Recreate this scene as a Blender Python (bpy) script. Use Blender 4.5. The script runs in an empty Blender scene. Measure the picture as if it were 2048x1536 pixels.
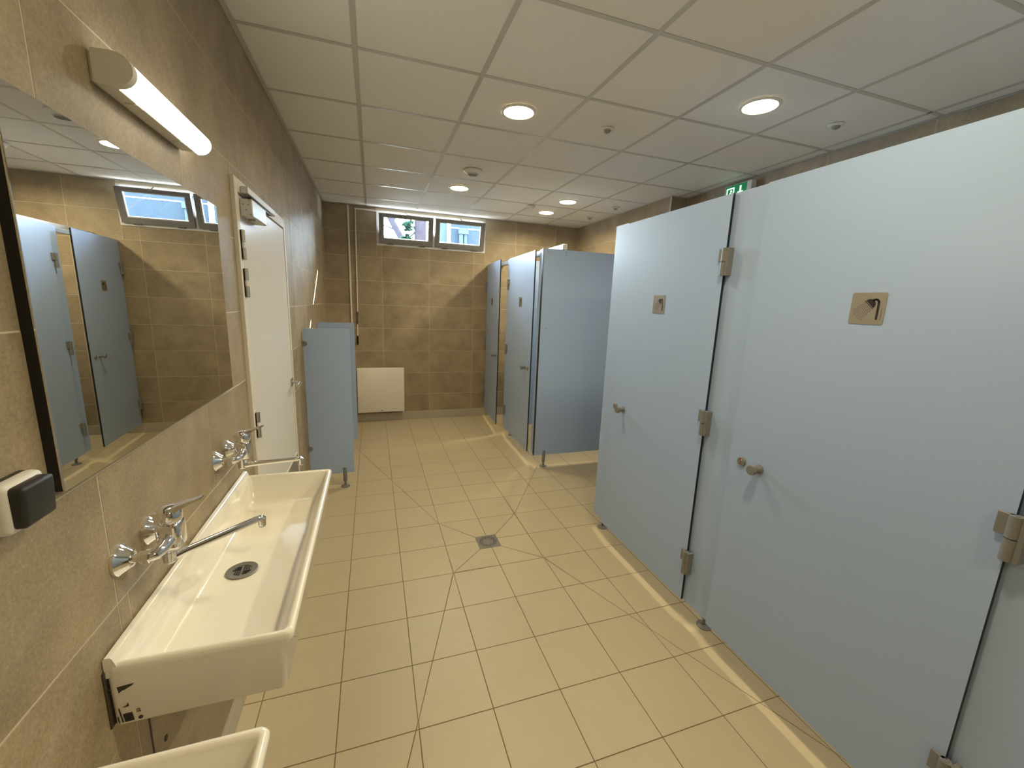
import bpy, bmesh, math, random
from mathutils import Vector, Matrix
random.seed(7)
S = bpy.context.scene
COL = S.collection
PI = math.pi

# ------------------------------------------------------------------ camera
CAM = Vector((0.5414, 0.0, 1.6267))
YAW, PITCH, ROLL, FPX = 0.3283, -0.1907, 0.0382, 823.54
cy, sy, cp, sp = math.cos(YAW), math.sin(YAW), math.cos(PITCH), math.sin(PITCH)
fw = Vector((sy*cp, cy*cp, sp)); rt = Vector((cy, -sy, 0)); up = rt.cross(fw)
r2 = math.cos(ROLL)*rt + math.sin(ROLL)*up
u2 = -math.sin(ROLL)*rt + math.cos(ROLL)*up
cd = bpy.data.cameras.new('camera'); cam = bpy.data.objects.new('camera', cd); COL.objects.link(cam)
m = Matrix(((r2.x, u2.x, -fw.x, CAM.x), (r2.y, u2.y, -fw.y, CAM.y), (r2.z, u2.z, -fw.z, CAM.z), (0, 0, 0, 1)))
cam.matrix_world = m
cd.sensor_width = 36.0; cd.lens = FPX/2048*36.0; cd.clip_start = 0.02; cd.clip_end = 200
S.camera = cam

# ------------------------------------------------------------------ world, sun, exposure
S.view_settings.view_transform = 'Standard'; S.view_settings.look = 'None'
S.view_settings.exposure = 0.0; S.view_settings.gamma = 1.0; S.view_settings.use_curve_mapping = False
S.cycles.use_denoising = True
S.cycles.max_bounces = 10; S.cycles.diffuse_bounces = 6; S.cycles.glossy_bounces = 5
S.cycles.transparent_max_bounces = 16
S.cycles.sample_clamp_indirect = 12.0
SKY = 140.0
W = bpy.data.worlds.new('sky'); S.world = W; W.use_nodes = True
nt = W.node_tree; nt.nodes.clear()
wo = nt.nodes.new('ShaderNodeOutputWorld'); wb = nt.nodes.new('ShaderNodeBackground')
wb.inputs[0].default_value = (0.70, 0.84, 1.0, 1); wb.inputs[1].default_value = SKY
nt.links.new(wb.outputs[0], wo.inputs[0])
SUNDIR = Vector((1.0, 1.04, 0.71)).normalized()
sd = bpy.data.lights.new('sun', 'SUN'); sd.energy = 420.0; sd.angle = math.radians(0.6); sd.color = (1, 0.93, 0.82)
so = bpy.data.objects.new('sun', sd); COL.objects.link(so)
so.rotation_euler = SUNDIR.to_track_quat('Z', 'Y').to_euler(); so.location = (6, 12, 9)
LAMP_W = 13.1
LAMP_COL = (1.0, 0.85, 0.53)
WALL_LAMP_W = 2.2

# ------------------------------------------------------------------ materials
MATS = {}
def lin(r, g, b):
    f = lambda c: c/12.92 if c <= 0.04045 else ((c+0.055)/1.055)**2.4
    return (f(r/255), f(g/255), f(b/255), 1)
def mat(name, col, rough=0.5, metal=0.0, spec=0.5, coat=0.0, bump=0.0, bscale=200, var=0.0, vscale=6.0, per=0.0, emit=None, estr=0.0, stretch=(1, 1, 1), speck=0.0):
    M = bpy.data.materials.new(name); M.use_nodes = True; MATS[name] = M
    n = M.node_tree.nodes; l = M.node_tree.links; b = n['Principled BSDF']
    c = col if len(col) == 4 else (*col, 1)
    b.inputs['Base Color'].default_value = c
    b.inputs['Roughness'].default_value = rough; b.inputs['Metallic'].default_value = metal
    b.inputs['Specular IOR Level'].default_value = spec; b.inputs['Coat Weight'].default_value = coat
    b.inputs['Coat Roughness'].default_value = 0.05
    geo = n.new('ShaderNodeNewGeometry'); vec = n.new('ShaderNodeVectorMath'); vec.operation = 'MULTIPLY'
    vec.inputs[1].default_value = stretch
    l.new(geo.outputs['Position'], vec.inputs[0])
    last = None
    if var or per or speck:
        mix = n.new('ShaderNodeMath'); mix.operation = 'ADD'; mix.inputs[0].default_value = 1.0; mix.inputs[1].default_value = 0
        cur = None
        def addterm(sock, amp, mid):
            nonlocal cur
            a = n.new('ShaderNodeMath'); a.operation = 'SUBTRACT'; l.new(sock, a.inputs[0]); a.inputs[1].default_value = mid
            k = n.new('ShaderNodeMath'); k.operation = 'MULTIPLY'; l.new(a.outputs[0], k.inputs[0]); k.inputs[1].default_value = amp
            s = n.new('ShaderNodeMath'); s.operation = 'ADD'; l.new(k.outputs[0], s.inputs[0])
            if cur: l.new(cur, s.inputs[1])
            else: s.inputs[1].default_value = 1.0
            cur = s.outputs[0]
        off = n.new('ShaderNodeVectorMath'); off.operation = 'ADD'
        l.new(vec.outputs[0], off.inputs[0])
        oi = n.new('ShaderNodeObjectInfo')
        if per:
            sc = n.new('ShaderNodeVectorMath'); sc.operation = 'SCALE'; sc.inputs['Scale'].default_value = 37.0
            cmb = n.new('ShaderNodeCombineXYZ'); l.new(oi.outputs['Random'], cmb.inputs[0]); l.new(oi.outputs['Random'], cmb.inputs[2])
            l.new(cmb.outputs[0], sc.inputs[0]); l.new(sc.outputs[0], off.inputs[1])
        else:
            off.inputs[1].default_value = (0, 0, 0)
        if var:
            t = n.new('ShaderNodeTexNoise'); t.inputs['Scale'].default_value = vscale; t.inputs['Detail'].default_value = 7; t.inputs['Roughness'].default_value = 0.62
            l.new(off.outputs[0], t.inputs['Vector']); addterm(t.outputs['Fac'], var*2, 0.5)
        if speck:
            t2 = n.new('ShaderNodeTexNoise'); t2.inputs['Scale'].default_value = 150; t2.inputs['Detail'].default_value = 4; t2.inputs['Roughness'].default_value = 0.7
            l.new(off.outputs[0], t2.inputs['Vector']); addterm(t2.outputs['Fac'], speck*2, 0.5)
        if per: addterm(oi.outputs['Random'], per, 0.5)
        mul = n.new('ShaderNodeVectorMath'); mul.operation = 'SCALE'; mul.inputs[0].default_value = c[:3]
        l.new(cur, mul.inputs['Scale']); l.new(mul.outputs[0], b.inputs['Base Color'])
    if bump:
        t = n.new('ShaderNodeTexNoise'); t.inputs['Scale'].default_value = bscale; t.inputs['Detail'].default_value = 4
        l.new(vec.outputs[0], t.inputs['Vector'])
        bp = n.new('ShaderNodeBump'); bp.inputs['Strength'].default_value = bump; bp.inputs['Distance'].default_value = 0.002
        l.new(t.outputs['Fac'], bp.inputs['Height']); l.new(bp.outputs[0], b.inputs['Normal'])
    if emit:
        b.inputs['Emission Color'].default_value = (*emit, 1); b.inputs['Emission Strength'].default_value = estr
    return M

mat('wall_tile', (0.31, 0.245, 0.160), rough=0.50, spec=0.5, var=0.55, vscale=5, per=0.08, speck=0.55, bump=0.12, bscale=90)
mat('wall_grout', (0.56, 0.49, 0.37), rough=0.9)
mat('floor_tile', (0.545, 0.458, 0.305), rough=0.42, var=0.05, vscale=9, per=0.035, speck=0.04, bump=0.05, bscale=160)
mat('floor_grout', (0.20, 0.145, 0.085), rough=0.9)
mat('skirting_tile', (0.43, 0.385, 0.31), rough=0.45, var=0.05, per=0.04)
mat('ceiling_tile', (0.78, 0.76, 0.72), rough=0.95, var=0.02, vscale=40, bump=0.25, bscale=300)
mat('ceiling_bar', (0.52, 0.50, 0.46), rough=0.32, spec=0.5)
mat('white_trim', (0.72, 0.70, 0.66), rough=0.4)
mat('plaster', (0.6, 0.58, 0.54), rough=0.9)
mat('panel_blue', (0.37, 0.49, 0.73), rough=0.33, spec=0.45, bump=0.05, bscale=500)
mat('panel_edge', (0.012, 0.012, 0.014), rough=0.4)
mat('hinge_grey', (0.20, 0.20, 0.20), rough=0.38)
mat('door_white', (0.70, 0.68, 0.65), rough=0.27, spec=0.7)
mat('door_frame', (0.66, 0.61, 0.53), rough=0.45)
mat('kick_grey', (0.20, 0.19, 0.18), rough=0.5)
mat('steel', (0.55, 0.53, 0.50), rough=0.28, metal=1.0)
mat('steel_brushed', (0.50, 0.47, 0.42), rough=0.38, metal=1.0, var=0.05, vscale=60)
mat('drain_steel', (0.24, 0.22, 0.19), rough=0.45, metal=0.7)
mat('closer_silver', (0.58, 0.57, 0.55), rough=0.4, metal=0.6)
mat('chrome', (0.86, 0.86, 0.86), rough=0.06, metal=1.0)
mat('ceramic', (0.84, 0.80, 0.71), rough=0.12, spec=0.55, coat=0.5)
mat('mirror_glass', (0.80, 0.81, 0.79), rough=0.0, metal=1.0)
mat('black', (0.008, 0.008, 0.008), rough=0.45)
mat('black_rubber', (0.022, 0.022, 0.022), rough=0.5)
mat('switch_white', (0.72, 0.70, 0.66), rough=0.45)
mat('lamp_body', (0.68, 0.66, 0.60), rough=0.5)
mat('lamp_diffuser', (0.9, 0.9, 0.85), rough=0.4, emit=(1.0, 0.97, 0.86), estr=5.5)
mat('disc_diffuser', (0.9, 0.85, 0.7), rough=0.4, emit=(1.0, 0.82, 0.48), estr=20.0)
mat('plastic_white', (0.74, 0.72, 0.68), rough=0.45)
mat('plastic_grey', (0.28, 0.27, 0.25), rough=0.5)
mat('radiator_white', (0.80, 0.76, 0.68), rough=0.5)
mat('window_white', (0.74, 0.75, 0.76), rough=0.4)
mat('sash_grey', (0.22, 0.21, 0.20), rough=0.4, spec=0.5)
mat('sign_plate', (0.40, 0.365, 0.30), rough=0.35, metal=0.75, var=0.06, vscale=90)
mat('sign_black', (0.012, 0.006, 0.005), rough=0.5)
mat('red', (0.30, 0.012, 0.01), rough=0.4)
mat('brown', (0.07, 0.045, 0.03), rough=0.6)
mat('exit_green', (0.0, 0.10, 0.03), rough=0.4, emit=(0.0, 0.16, 0.05), estr=0.7)
mat('exit_white', (0.8, 0.9, 0.8), rough=0.4, emit=(0.55, 1.0, 0.62), estr=1.6)
mat('print_dark', (0.045, 0.038, 0.03), rough=0.7)
mat('sealant_and_shadow', (0.045, 0.034, 0.02), rough=0.7)
mat('bark', (0.0092, 0.0080, 0.0098), spec=0.0, rough=0.95, var=0.45, vscale=22, bump=0.8, bscale=30, stretch=(1, 1, 0.35))
mat('leaf', (0.004, 0.0105, 0.0072), spec=0.0, rough=0.6, var=0.3, vscale=12)
mat('shed_blue', (0.0078, 0.0108, 0.0142), rough=0.9, spec=0.0, var=0.10, vscale=16, bump=0.3, bscale=60)
mat('shed_pale', (0.012, 0.017, 0.0205), rough=0.9, spec=0.0)
mat('outdoor_ground', (0.20, 0.19, 0.165), rough=0.95, var=0.2)
def glassmat():
    M = bpy.data.materials.new('pane'); M.use_nodes = True; MATS['pane'] = M
    n = M.node_tree.nodes; l = M.node_tree.links; n.clear()
    o = n.new('ShaderNodeOutputMaterial'); mx = n.new('ShaderNodeMixShader'); t = n.new('ShaderNodeBsdfTransparent'); g = n.new('ShaderNodeBsdfGlossy')
    fr = n.new('ShaderNodeFresnel'); fr.inputs[0].default_value = 1.45
    t.inputs[0].default_value = (0.90, 0.94, 0.95, 1); g.inputs['Roughness'].default_value = 0.02
    l.new(fr.outputs[0], mx.inputs[0]); l.new(t.outputs[0], mx.inputs[1]); l.new(g.outputs[0], mx.inputs[2]); l.new(mx.outputs[0], o.inputs[0])
glassmat()

# ------------------------------------------------------------------ mesh helpers (world coordinates unless the parent has a location)
def box(bm, x0, x1, y0, y1, z0, z1, bev=0.0, seg=2, mi=0):
    vs = [bm.verts.new((x, y, z)) for x in (x0, x1) for y in (y0, y1) for z in (z0, z1)]
    q = [(0, 1, 3, 2), (4, 6, 7, 5), (0, 4, 5, 1), (2, 3, 7, 6), (0, 2, 6, 4), (1, 5, 7, 3)]
    fs = [bm.faces.new([vs[i] for i in f]) for f in q]
    for f in fs: f.material_index = mi
    if bev > 0:
        es = list({e for f in fs for e in f.edges})
        bmesh.ops.bevel(bm, geom=es, offset=bev, segments=seg, profile=0.5, affect='EDGES')
    return fs
def frame_of(d):
    d = Vector(d).normalized()
    a = Vector((0, 0, 1)) if abs(d.z) < 0.9 else Vector((1, 0, 0))
    u = d.cross(a).normalized(); v = d.cross(u).normalized()
    return u, v, d
def lathe(bm, org, axis, prof, seg=24, mi=0):
    """prof: list of (radius, distance along axis); closed caps where radius is 0."""
    u, v, d = frame_of(axis); org = Vector(org); rings = []
    for r, h in prof:
        if r < 1e-6: rings.append([bm.verts.new(org + d*h)])
        else: rings.append([bm.verts.new(org + d*h + (u*math.cos(2*PI*k/seg) + v*math.sin(2*PI*k/seg))*r) for k in range(seg)])
    for a, b in zip(rings, rings[1:]):
        for k in range(seg):
            k2 = (k+1) % seg
            if len(a) == 1 and len(b) == 1: continue
            if len(a) == 1: f = bm.faces.new((a[0], b[k2], b[k]))
            elif len(b) == 1: f = bm.faces.new((a[k], a[k2], b[0]))
            else: f = bm.faces.new((a[k], a[k2], b[k2], b[k]))
            f.material_index = mi
def cyl(bm, p0, p1, r, r1=None, seg=20, mi=0):
    p0 = Vector(p0); p1 = Vector(p1); L = (p1-p0).length; r1 = r if r1 is None else r1
    lathe(bm, p0, p1-p0, [(0, 0), (r, 0), (r1, L), (0, L)], seg, mi)
def tube(bm, pts, r, seg=12, sx=1.0, mi=0, cap=True):
    pts = [Vector(p) for p in pts]; rings = []
    rr = r if isinstance(r, (list, tuple)) else [r]*len(pts)
    for i, p in enumerate(pts):
        d = (pts[min(i+1, len(pts)-1)] - pts[max(i-1, 0)])
        u, v, d = frame_of(d)
        rings.append([bm.verts.new(p + (u*math.cos(2*PI*k/seg)*sx + v*math.sin(2*PI*k/seg))*rr[i]) for k in range(seg)])
    for a, b in zip(rings, rings[1:]):
        for k in range(seg):
            f = bm.faces.new((a[k], a[(k+1) % seg], b[(k+1) % seg], b[k])); f.material_index = mi
    if cap:
        for rg, rev in ((rings[0], True), (rings[-1], False)):
            f = bm.faces.new(rg[::-1] if rev else rg); f.material_index = mi
def prism(bm, poly, to3, a, b, mi=0, side_mi=None):
    """poly in 2-D; to3(u, v, w) gives the 3-D point; extruded from w=a to w=b."""
    A = [bm.verts.new(to3(u, v, a)) for u, v in poly]; B = [bm.verts.new(to3(u, v, b)) for u, v in poly]
    n = len(poly)
    f = bm.faces.new(A[::-1]); f.material_index = mi; f = bm.faces.new(B); f.material_index = mi
    for k in range(n):
        f = bm.faces.new((A[k], A[(k+1) % n], B[(k+1) % n], B[k])); f.material_index = mi if side_mi is None else side_mi
def finish(bm):
    bmesh.ops.recalc_face_normals(bm, faces=bm.faces)
def obj(name, bm, mats, parent=None, smooth=False, angle=40):
    finish(bm)
    me = bpy.data.meshes.new(name); bm.to_mesh(me); bm.free()
    for mn in ([mats] if isinstance(mats, str) else mats): me.materials.append(MATS[mn])
    if smooth:
        for p in me.polygons: p.use_smooth = True
        try: me.set_sharp_from_angle(angle=math.radians(angle))
        except Exception: pass
    o = bpy.data.objects.new(name, me); COL.objects.link(o)
    if parent is not None:
        o.parent = parent
    return o
def tag(o, label=None, cat=None, group=None, kind=None):
    if label: o['label'] = label
    if cat: o['category'] = cat
    if group: o['group'] = group
    if kind: o['kind'] = kind
    return o
def thing(name, label, cat, loc=(0, 0, 0), group=None, kind=None):
    o = bpy.data.objects.new(name, None); o.empty_display_size = 0.05; COL.objects.link(o); o.location = loc
    return tag(o, label, cat, group, kind)
def B(): return bmesh.new()
def copy_tree(o, parent=None):
    c = o.copy(); COL.objects.link(c); c.parent = parent
    for ch in list(o.children): copy_tree(ch, c)
    return c

# ------------------------------------------------------------------ room
H = 2.751; XR = 3.61; XR2 = 3.41; YF = 5.7217; YN = -1.75; YRET = 3.69
# tiles: clip rectangles / polygons
def rect_minus(rs, hole):
    hx0, hx1, hy0, hy1 = hole; out = []
    for (a, b, c, d) in rs:
        if hx1 <= a or hx0 >= b or hy1 <= c or hy0 >= d: out.append((a, b, c, d)); continue
        if a < hx0: out.append((a, hx0, c, d))
        if hx1 < b: out.append((hx1, b, c, d))
        m0, m1 = max(a, hx0), min(b, hx1)
        if c < hy0: out.append((m0, m1, c, hy0))
        if hy1 < d: out.append((m0, m1, hy1, d))
    return [r for r in out if r[1]-r[0] > 0.012 and r[3]-r[2] > 0.012]
def shrink(poly, g):
    """inset of a convex counter-clockwise polygon"""
    n = len(poly); out = []
    for i in range(n):
        p0, p1, p2 = Vector(poly[i-1]), Vector(poly[i]), Vector(poly[(i+1) % n])
        e1 = (p1-p0).normalized(); e2 = (p2-p1).normalized()
        n1 = Vector((-e1.y, e1.x)); n2 = Vector((-e2.y, e2.x))
        k = 1 + n1.dot(n2)
        out.append(p1 + (n1+n2)*(g/max(k, 0.15)))
    return [(p.x, p.y) for p in out]
SHARED = {}
def tile(name, poly, to3, thick, ch, matname, parent, key=None, lift=0.0):
    """one tile: a slab with a small chamfer, local to its own corner so that alike tiles share mesh data"""
    ox, oy = poly[0]
    o3 = to3(ox, oy, lift)
    if key and key in SHARED:
        o = bpy.data.objects.new(name, SHARED[key]); COL.objects.link(o)
    else:
        loc = [(u-ox, v-oy) for u, v in poly]
        top = shrink(loc, ch); base = to3(0, 0, 0)
        f3 = lambda u, v, w: Vector(to3(u, v, w)) - Vector(base)
        bm = B(); n = len(loc)
        T = [bm.verts.new(f3(u, v, 0)) for u, v in top]; E1 = [bm.verts.new(f3(u, v, -ch)) for u, v in loc]; D = [bm.verts.new(f3(u, v, -thick)) for u, v in loc]
        bm.faces.new(T)
        for k in range(n):
            j = (k+1) % n
            bm.faces.new((T[k], E1[k], E1[j], T[j])); bm.faces.new((E1[k], D[k], D[j], E1[j]))
        bm.faces.new(D[::-1])
        o = obj(name, bm, matname)
        if key: SHARED[key] = o.data
    o.parent = parent; o.location = o3
    return o
def tile_wall(parent, to3, u0, u1, v0, v1, ju, jv, tu, tv, holes, matname, key, gap=0.0034, thick=0.006, ch=0.0005):
    """grid of tiles: joints at ju + k*tu and jv + k*tv over [u0,u1]x[v0,v1]"""
    k0 = math.floor((u0-ju)/tu); k1 = math.ceil((u1-ju)/tu); m0 = math.floor((v0-jv)/tv); m1 = math.ceil((v1-jv)/tv)
    for k in range(k0, k1):
        for q in range(m0, m1):
            a, b = max(u0, ju+k*tu), min(u1, ju+(k+1)*tu); c, d = max(v0, jv+q*tv), min(v1, jv+(q+1)*tv)
            if b-a < 0.012 or d-c < 0.012: continue
            rs = [(a, b, c, d)]
            for h in holes: rs = rect_minus(rs, h)
            for (x0, x1, y0, y1) in rs:
                g = gap/2
                x0 += g; x1 -= g; y0 += g; y1 -= g
                if x1-x0 < 0.006 or y1-y0 < 0.006: continue
                full = abs(x1-x0-(tu-gap)) < 1e-5 and abs(y1-y0-(tv-gap)) < 1e-5
                tile(NAME_TILE, [(x0, y0), (x1, y0), (x1, y1), (x0, y1)], to3, thick, ch, matname, parent, (key if full else None), lift=random.uniform(-0.0003, 0.0003))
NAME_TILE = 'wall_tile'
JZ = 2.1543
# left wall (x = 0, tile faces look to +x)
DY0, DY1, DZ1 = 2.085, 3.125, 2.105
bm = B(); box(bm, -0.15, -0.0007, YN-0.15, YF+0.3, -0.1, H+0.1)
wl = tag(obj('wall_left', bm, 'wall_grout'), 'left wall of taupe stone-look tiles with the mirror and door', 'wall', kind='structure')
tile_wall(wl, lambda u, v, w: (w, u, v), -0.75, YF, 0.10, H, 1.012, JZ, 0.6, 0.3, [(DY0, DY1, -1, DZ1), (1.052, 1.612, 0.354, 0.70)], 'wall_tile', 'wl')
# far wall with window opening
WX0, WX1, WZ0, WZ1 = 0.612, 2.022, 2.300, 2.715
bm = B()
box(bm, -0.15, WX0, YF+0.0007, YF+0.11, -0.1, H+0.1); box(bm, WX1, 3.8, YF+0.0007, YF+0.11, -0.1, H+0.1)
box(bm, WX0, WX1, YF+0.0007, YF+0.11, -0.1, WZ0); box(bm, WX0, WX1, YF+0.0007, YF+0.11, WZ1, H+0.1)
wf = tag(obj('wall_far', bm, 'wall_grout'), 'far wall of taupe tiles under the two high windows', 'wall', kind='structure')
tile_wall(wf, lambda u, v, w: (u, YF-w, v), 0.0, 0.6694, 0.11, H, 0.0, JZ, 0.6694, 0.3, [(WX0, WX1, WZ0, 3)], 'wall_tile', None)
tile_wall(wf, lambda u, v, w: (u, YF-w, v), 0.6694, XR2, 0.11, H, 0.6694, JZ, 0.6, 0.3, [(WX0, WX1, WZ0, 3)], 'wall_tile', 'wf')
# right wall: set back at the passage, forward at the far cubicles
bm = B(); box(bm, XR+0.0007, XR+0.2, YN-0.15, YRET+0.02, -0.1, H+0.1)
wr = tag(obj('wall_right', bm, 'wall_grout'), 'right wall behind the near shower cubicles and the passage', 'wall', kind='structure')
tile_wall(wr, lambda u, v, w: (XR-w, u, v), 0.3, YRET, 0.11, H, 0.5, JZ, 0.6, 0.3, [], 'wall_tile', 'wr')
bm = B(); box(bm, XR2+0.0007, XR+0.2, YRET+0.0007, YF+0.11, -0.1, H+0.1)
wr2 = tag(obj('wall_right', bm, 'wall_grout'), 'forward-standing right wall inside the far shower cubicles', 'wall', kind='structure')
tile_wall(wr2, lambda u, v, w: (XR2-w, u, v), YRET+0.004, YF, 0.11, H, 5.27-0.6*4, JZ, 0.6, 0.3, [], 'wall_tile', 'wr')
tile_wall(wr2, lambda u, v, w: (u, YRET+w*-1, v), XR2+0.004, XR, 0.11, H, XR2, JZ, 0.6, 0.3, [], 'wall_tile', None)
bm = B(); box(bm, -0.15, XR+0.2, YN-0.15, YN, -0.1, H+0.1)
tag(obj('wall_near', bm, 'wall_tile'), 'tiled wall closing the room behind the viewer', 'wall', kind='structure')
# corner profile of the pier
bm = B(); box(bm, XR2-0.006, XR2+0.006, YRET-0.006, YRET+0.006, 0.11, H-0.001, 0.002)
tag(obj('trim_1', bm, 'white_trim'), 'pale corner profile on the outer tiled corner above the doors', 'corner trim', kind='structure')

# floor
T = 0.2989; FX0, FY0 = 0.3731, 2.5337
bm = B(); box(bm, -0.15, XR+0.2, YN-0.15, YF+0.11, -0.15, -0.0018)
fl = tag(obj('floor', bm, 'floor_grout'), 'floor of square beige tiles falling to a steel drain', 'floor', kind='structure')
bm = B(); box(bm, 0, XR, YN, -0.16, -0.0018, 0.0)
obj('floor_slab', bm, 'floor_tile', fl)
CUTS = [((0.971, 2.833), (0.30, 4.74)), ((1.569, 2.833), (2.12, 3.72)), ((0.971, 2.235), (0.55, 1.02)), ((1.569, 2.235), (2.20, 0.72)),
        ((1.188, 2.583), (0.971, 2.833)), ((1.338, 2.583), (1.569, 2.833)), ((1.188, 2.434), (0.971, 2.235)), ((1.338, 2.434), (1.569, 2.235))]
def clip_half(poly, p, nrm):
    out = []; n = len(poly)
    for i in range(n):
        a, b = Vector(poly[i]), Vector(poly[(i+1) % n]); da, db = (a-p).dot(nrm), (b-p).dot(nrm)
        if da >= 0: out.append((a.x, a.y))
        if (da > 0 and db < 0) or (da < 0 and db > 0):
            t = da/(da-db); c = a+(b-a)*t; out.append((c.x, c.y))
    return out
def area(poly): return 0.5*sum(poly[i][0]*poly[(i+1) % len(poly)][1]-poly[(i+1) % len(poly)][0]*poly[i][1] for i in range(len(poly)))
def split_tile(poly):
    polys = [poly]
    for (a, b) in CUTS:
        A, Bv = Vector(a), Vector(b); d = (Bv-A).normalized(); nrm = Vector((-d.y, d.x)); L = (Bv-A).length
        nxt = []
        for pl in polys:
            L_, R_ = clip_half(pl, A, nrm), clip_half(pl, A, -nrm)
            if len(L_) >= 3 and len(R_) >= 3 and area(L_) > 2e-4 and area(R_) > 2e-4:
                cr = [Vector(q) for q in L_ if abs((Vector(q)-A).dot(nrm)) < 1e-6]
                ts = [(q-A).dot(d) for q in cr]
                mid = sum(ts)/max(len(ts), 1)
                if ts and 0 < mid < L: nxt += [L_, R_]; continue
            nxt.append(pl)
        polys = nxt
    return polys
DR = (1.188, 1.338, 2.434, 2.583)   # drain plate
g = 0.0036
for i in range(-2, 12):
    for j in range(-9, 11):
        a, b = max(0.0, FX0+i*T), min(XR, FX0+(i+1)*T); c, d = max(-0.16, FY0+j*T), min(YF, FY0+(j+1)*T)
        if b-a < 0.02 or d-c < 0.02: continue
        if a >= 2.9 and (c < 2.2 or c > 3.7):
            pass
        rs = [(a, b, c, d)]
        base = [(a, c), (b, c), (b, d), (a, d)]
        ps = split_tile(base)
        if len(ps) == 1:
            hit = not (DR[1] <= a or DR[0] >= b or DR[3] <= c or DR[2] >= d)
            full = (b-a > T-1e-6 and d-c > T-1e-6)
            tile('floor_tile', shrink(base, g/2), lambda u, v, w: (u, v, w), 0.006, 0.0008, 'floor_tile', fl, 'fl' if full and not hit else None)
        else:
            for p_ in ps:
                q_ = shrink(p_, g/2)
                tile('floor_tile', q_, lambda u, v, w: (u, v, w), 0.006, 0.0008, 'floor_tile', fl)
# skirtings
def skirting(name, label, to3, u0, u1, ju, h):
    sk = None
    bm = B(); prism(bm, [(u0, 0.0), (u1, 0.0), (u1, h-0.002), (u0, h-0.002)], lambda u, v, w: to3(u, v, w), 0.0005, 0.007)
    sk = tag(obj(name, bm, 'wall_grout'), label, 'skirting', kind='structure')
    k = math.floor((u0-ju)/T)
    while ju+k*T < u1:
        a, b = max(u0, ju+k*T)+0.0015, min(u1, ju+(k+1)*T)-0.0015; k += 1
        if b-a < 0.01: continue
        tile('skirting_tile', [(a, 0.002), (b, 0.002), (b, h), (a, h)], lambda u, v, w: to3(u, v, w+0.010), 0.006, 0.001, 'skirting_tile', sk)
    return sk
skirting('baseboard_left', 'low tile skirting along the left wall under the washbasins', lambda u, v, w: (w, u, v), -0.7, DY0-0.003, FY0-T*10, 0.098)
skirting('baseboard_left', 'low tile skirting along the left wall beyond the white door', lambda u, v, w: (w, u, v), DY1+0.003, YF-0.012, FY0-T*10, 0.098)
skirting('baseboard_far', 'low grey-beige tile skirting along the far wall', lambda u, v, w: (u, YF-w, v), 0.012, XR2-0.012, FX0+0.02, 0.108)

# ceiling: slab, mineral tiles, bars
bm = B(); box(bm, -0.15, XR+0.2, YN-0.15, YF+0.11, H+0.06, H+0.2)
ce = tag(obj('ceiling', bm, 'plaster'), 'suspended ceiling of square white tiles in a metal grid', 'ceiling', kind='structure')
CX0, CY0 = 0.4946, 1.6718
def cel(u, v, w): return (u, v, H-w)
NAME_TILE = 'ceiling_tile'
SX = lambda u, v, w: (u, v, H+0.004-w)
for i in range(-1, 6):
    for j in range(-6, 7):
        a, b = max(0.0, CX0+i*0.6), min(XR, CX0+(i+1)*0.6); c, d = max(YN, CY0+j*0.6), min(YF, CY0+(j+1)*0.6)
        if b-a < 0.02 or d-c < 0.02: continue
        rs = rect_minus([(a, b, c, d)], (XR2, 9, YRET, 9))
        for (x0, x1, y0, y1) in rs:
            g2 = 0.004
            poly = [(x0+g2, y0+g2), (x0+g2, y1-g2), (x1-g2, y1-g2), (x1-g2, y0+g2)]
            full = abs(x1-x0-0.6) < 1e-6 and abs(y1-y0-0.6) < 1e-6
            bm = None
            key = 'ce' if full else None
            if key and key in SHARED:
                o = bpy.data.objects.new('ceiling_tile', SHARED[key]); COL.objects.link(o)
            else:
                bm = B(); box(bm, 0, x1-x0-2*g2, 0, y1-y0-2*g2, 0.0, 0.014)
                o = obj('ceiling_tile', bm, 'ceiling_tile')
                if key: SHARED[key] = o.data
            o.parent = ce; o.location = (x0+g2, y0+g2, H+0.0035)
def bar(x0, x1, y0, y1):
    bm = B(); box(bm, x0, x1, y0, y1, H+0.0015, H+0.003); box(bm, (x0+x1)/2-0.003 if x1-x0 < 0.1 else x0, (x0+x1)/2+0.003 if x1-x0 < 0.1 else x1, (y0+y1)/2-0.003 if y1-y0 < 0.1 else y0, (y0+y1)/2+0.003 if y1-y0 < 0.1 else y1, H+0.003, H+0.035)
    obj('grid_bar', bm, 'ceiling_bar', ce)
for i in range(0, 6):
    x = CX0+i*0.6; bar(x-0.012, x+0.012, YN, YRET if x > XR2 else YF)
for j in range(-5, 7):
    y = CY0+j*0.6; xs = [0.0]+[CX0+i*0.6 for i in range(6)]+[XR]
    for a, b in zip(xs, xs[1:]):
        if y > YRET and a > XR2-0.05: continue
        if y > YRET: b = min(b, XR2)
        bar(a+0.0125 if a > 0 else 0.0, b-0.0125 if b < XR2 else b, y-0.012, y+0.012)
def edge_trim(name, label, segs):
    bm = B()
    for (x0, x1, y0, y1, ax) in segs:
        box(bm, x0, x1, y0, y1, H-0.0025, H-0.0012)
        if ax == 'l': box(bm, x0, x0+0.0015, y0, y1, H-0.0012, H+0.02)
        if ax == 'r': box(bm, x1-0.0015, x1, y0, y1, H-0.0012, H+0.02)
        if ax == 'f': box(bm, x0, x1, y1-0.0015, y1, H-0.0012, H+0.02)
    return tag(obj(name, bm, 'ceiling_bar'), label, 'ceiling trim', kind='structure')
edge_trim('trim_2', 'thin white edge angle where the ceiling meets the left wall', [(0.001, 0.022, YN, YF-0.001, 'l')])
edge_trim('trim_3', 'thin white edge angle where the ceiling meets the far wall', [(0.022, XR2-0.001, YF-0.023, YF-0.001, 'f')])
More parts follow.
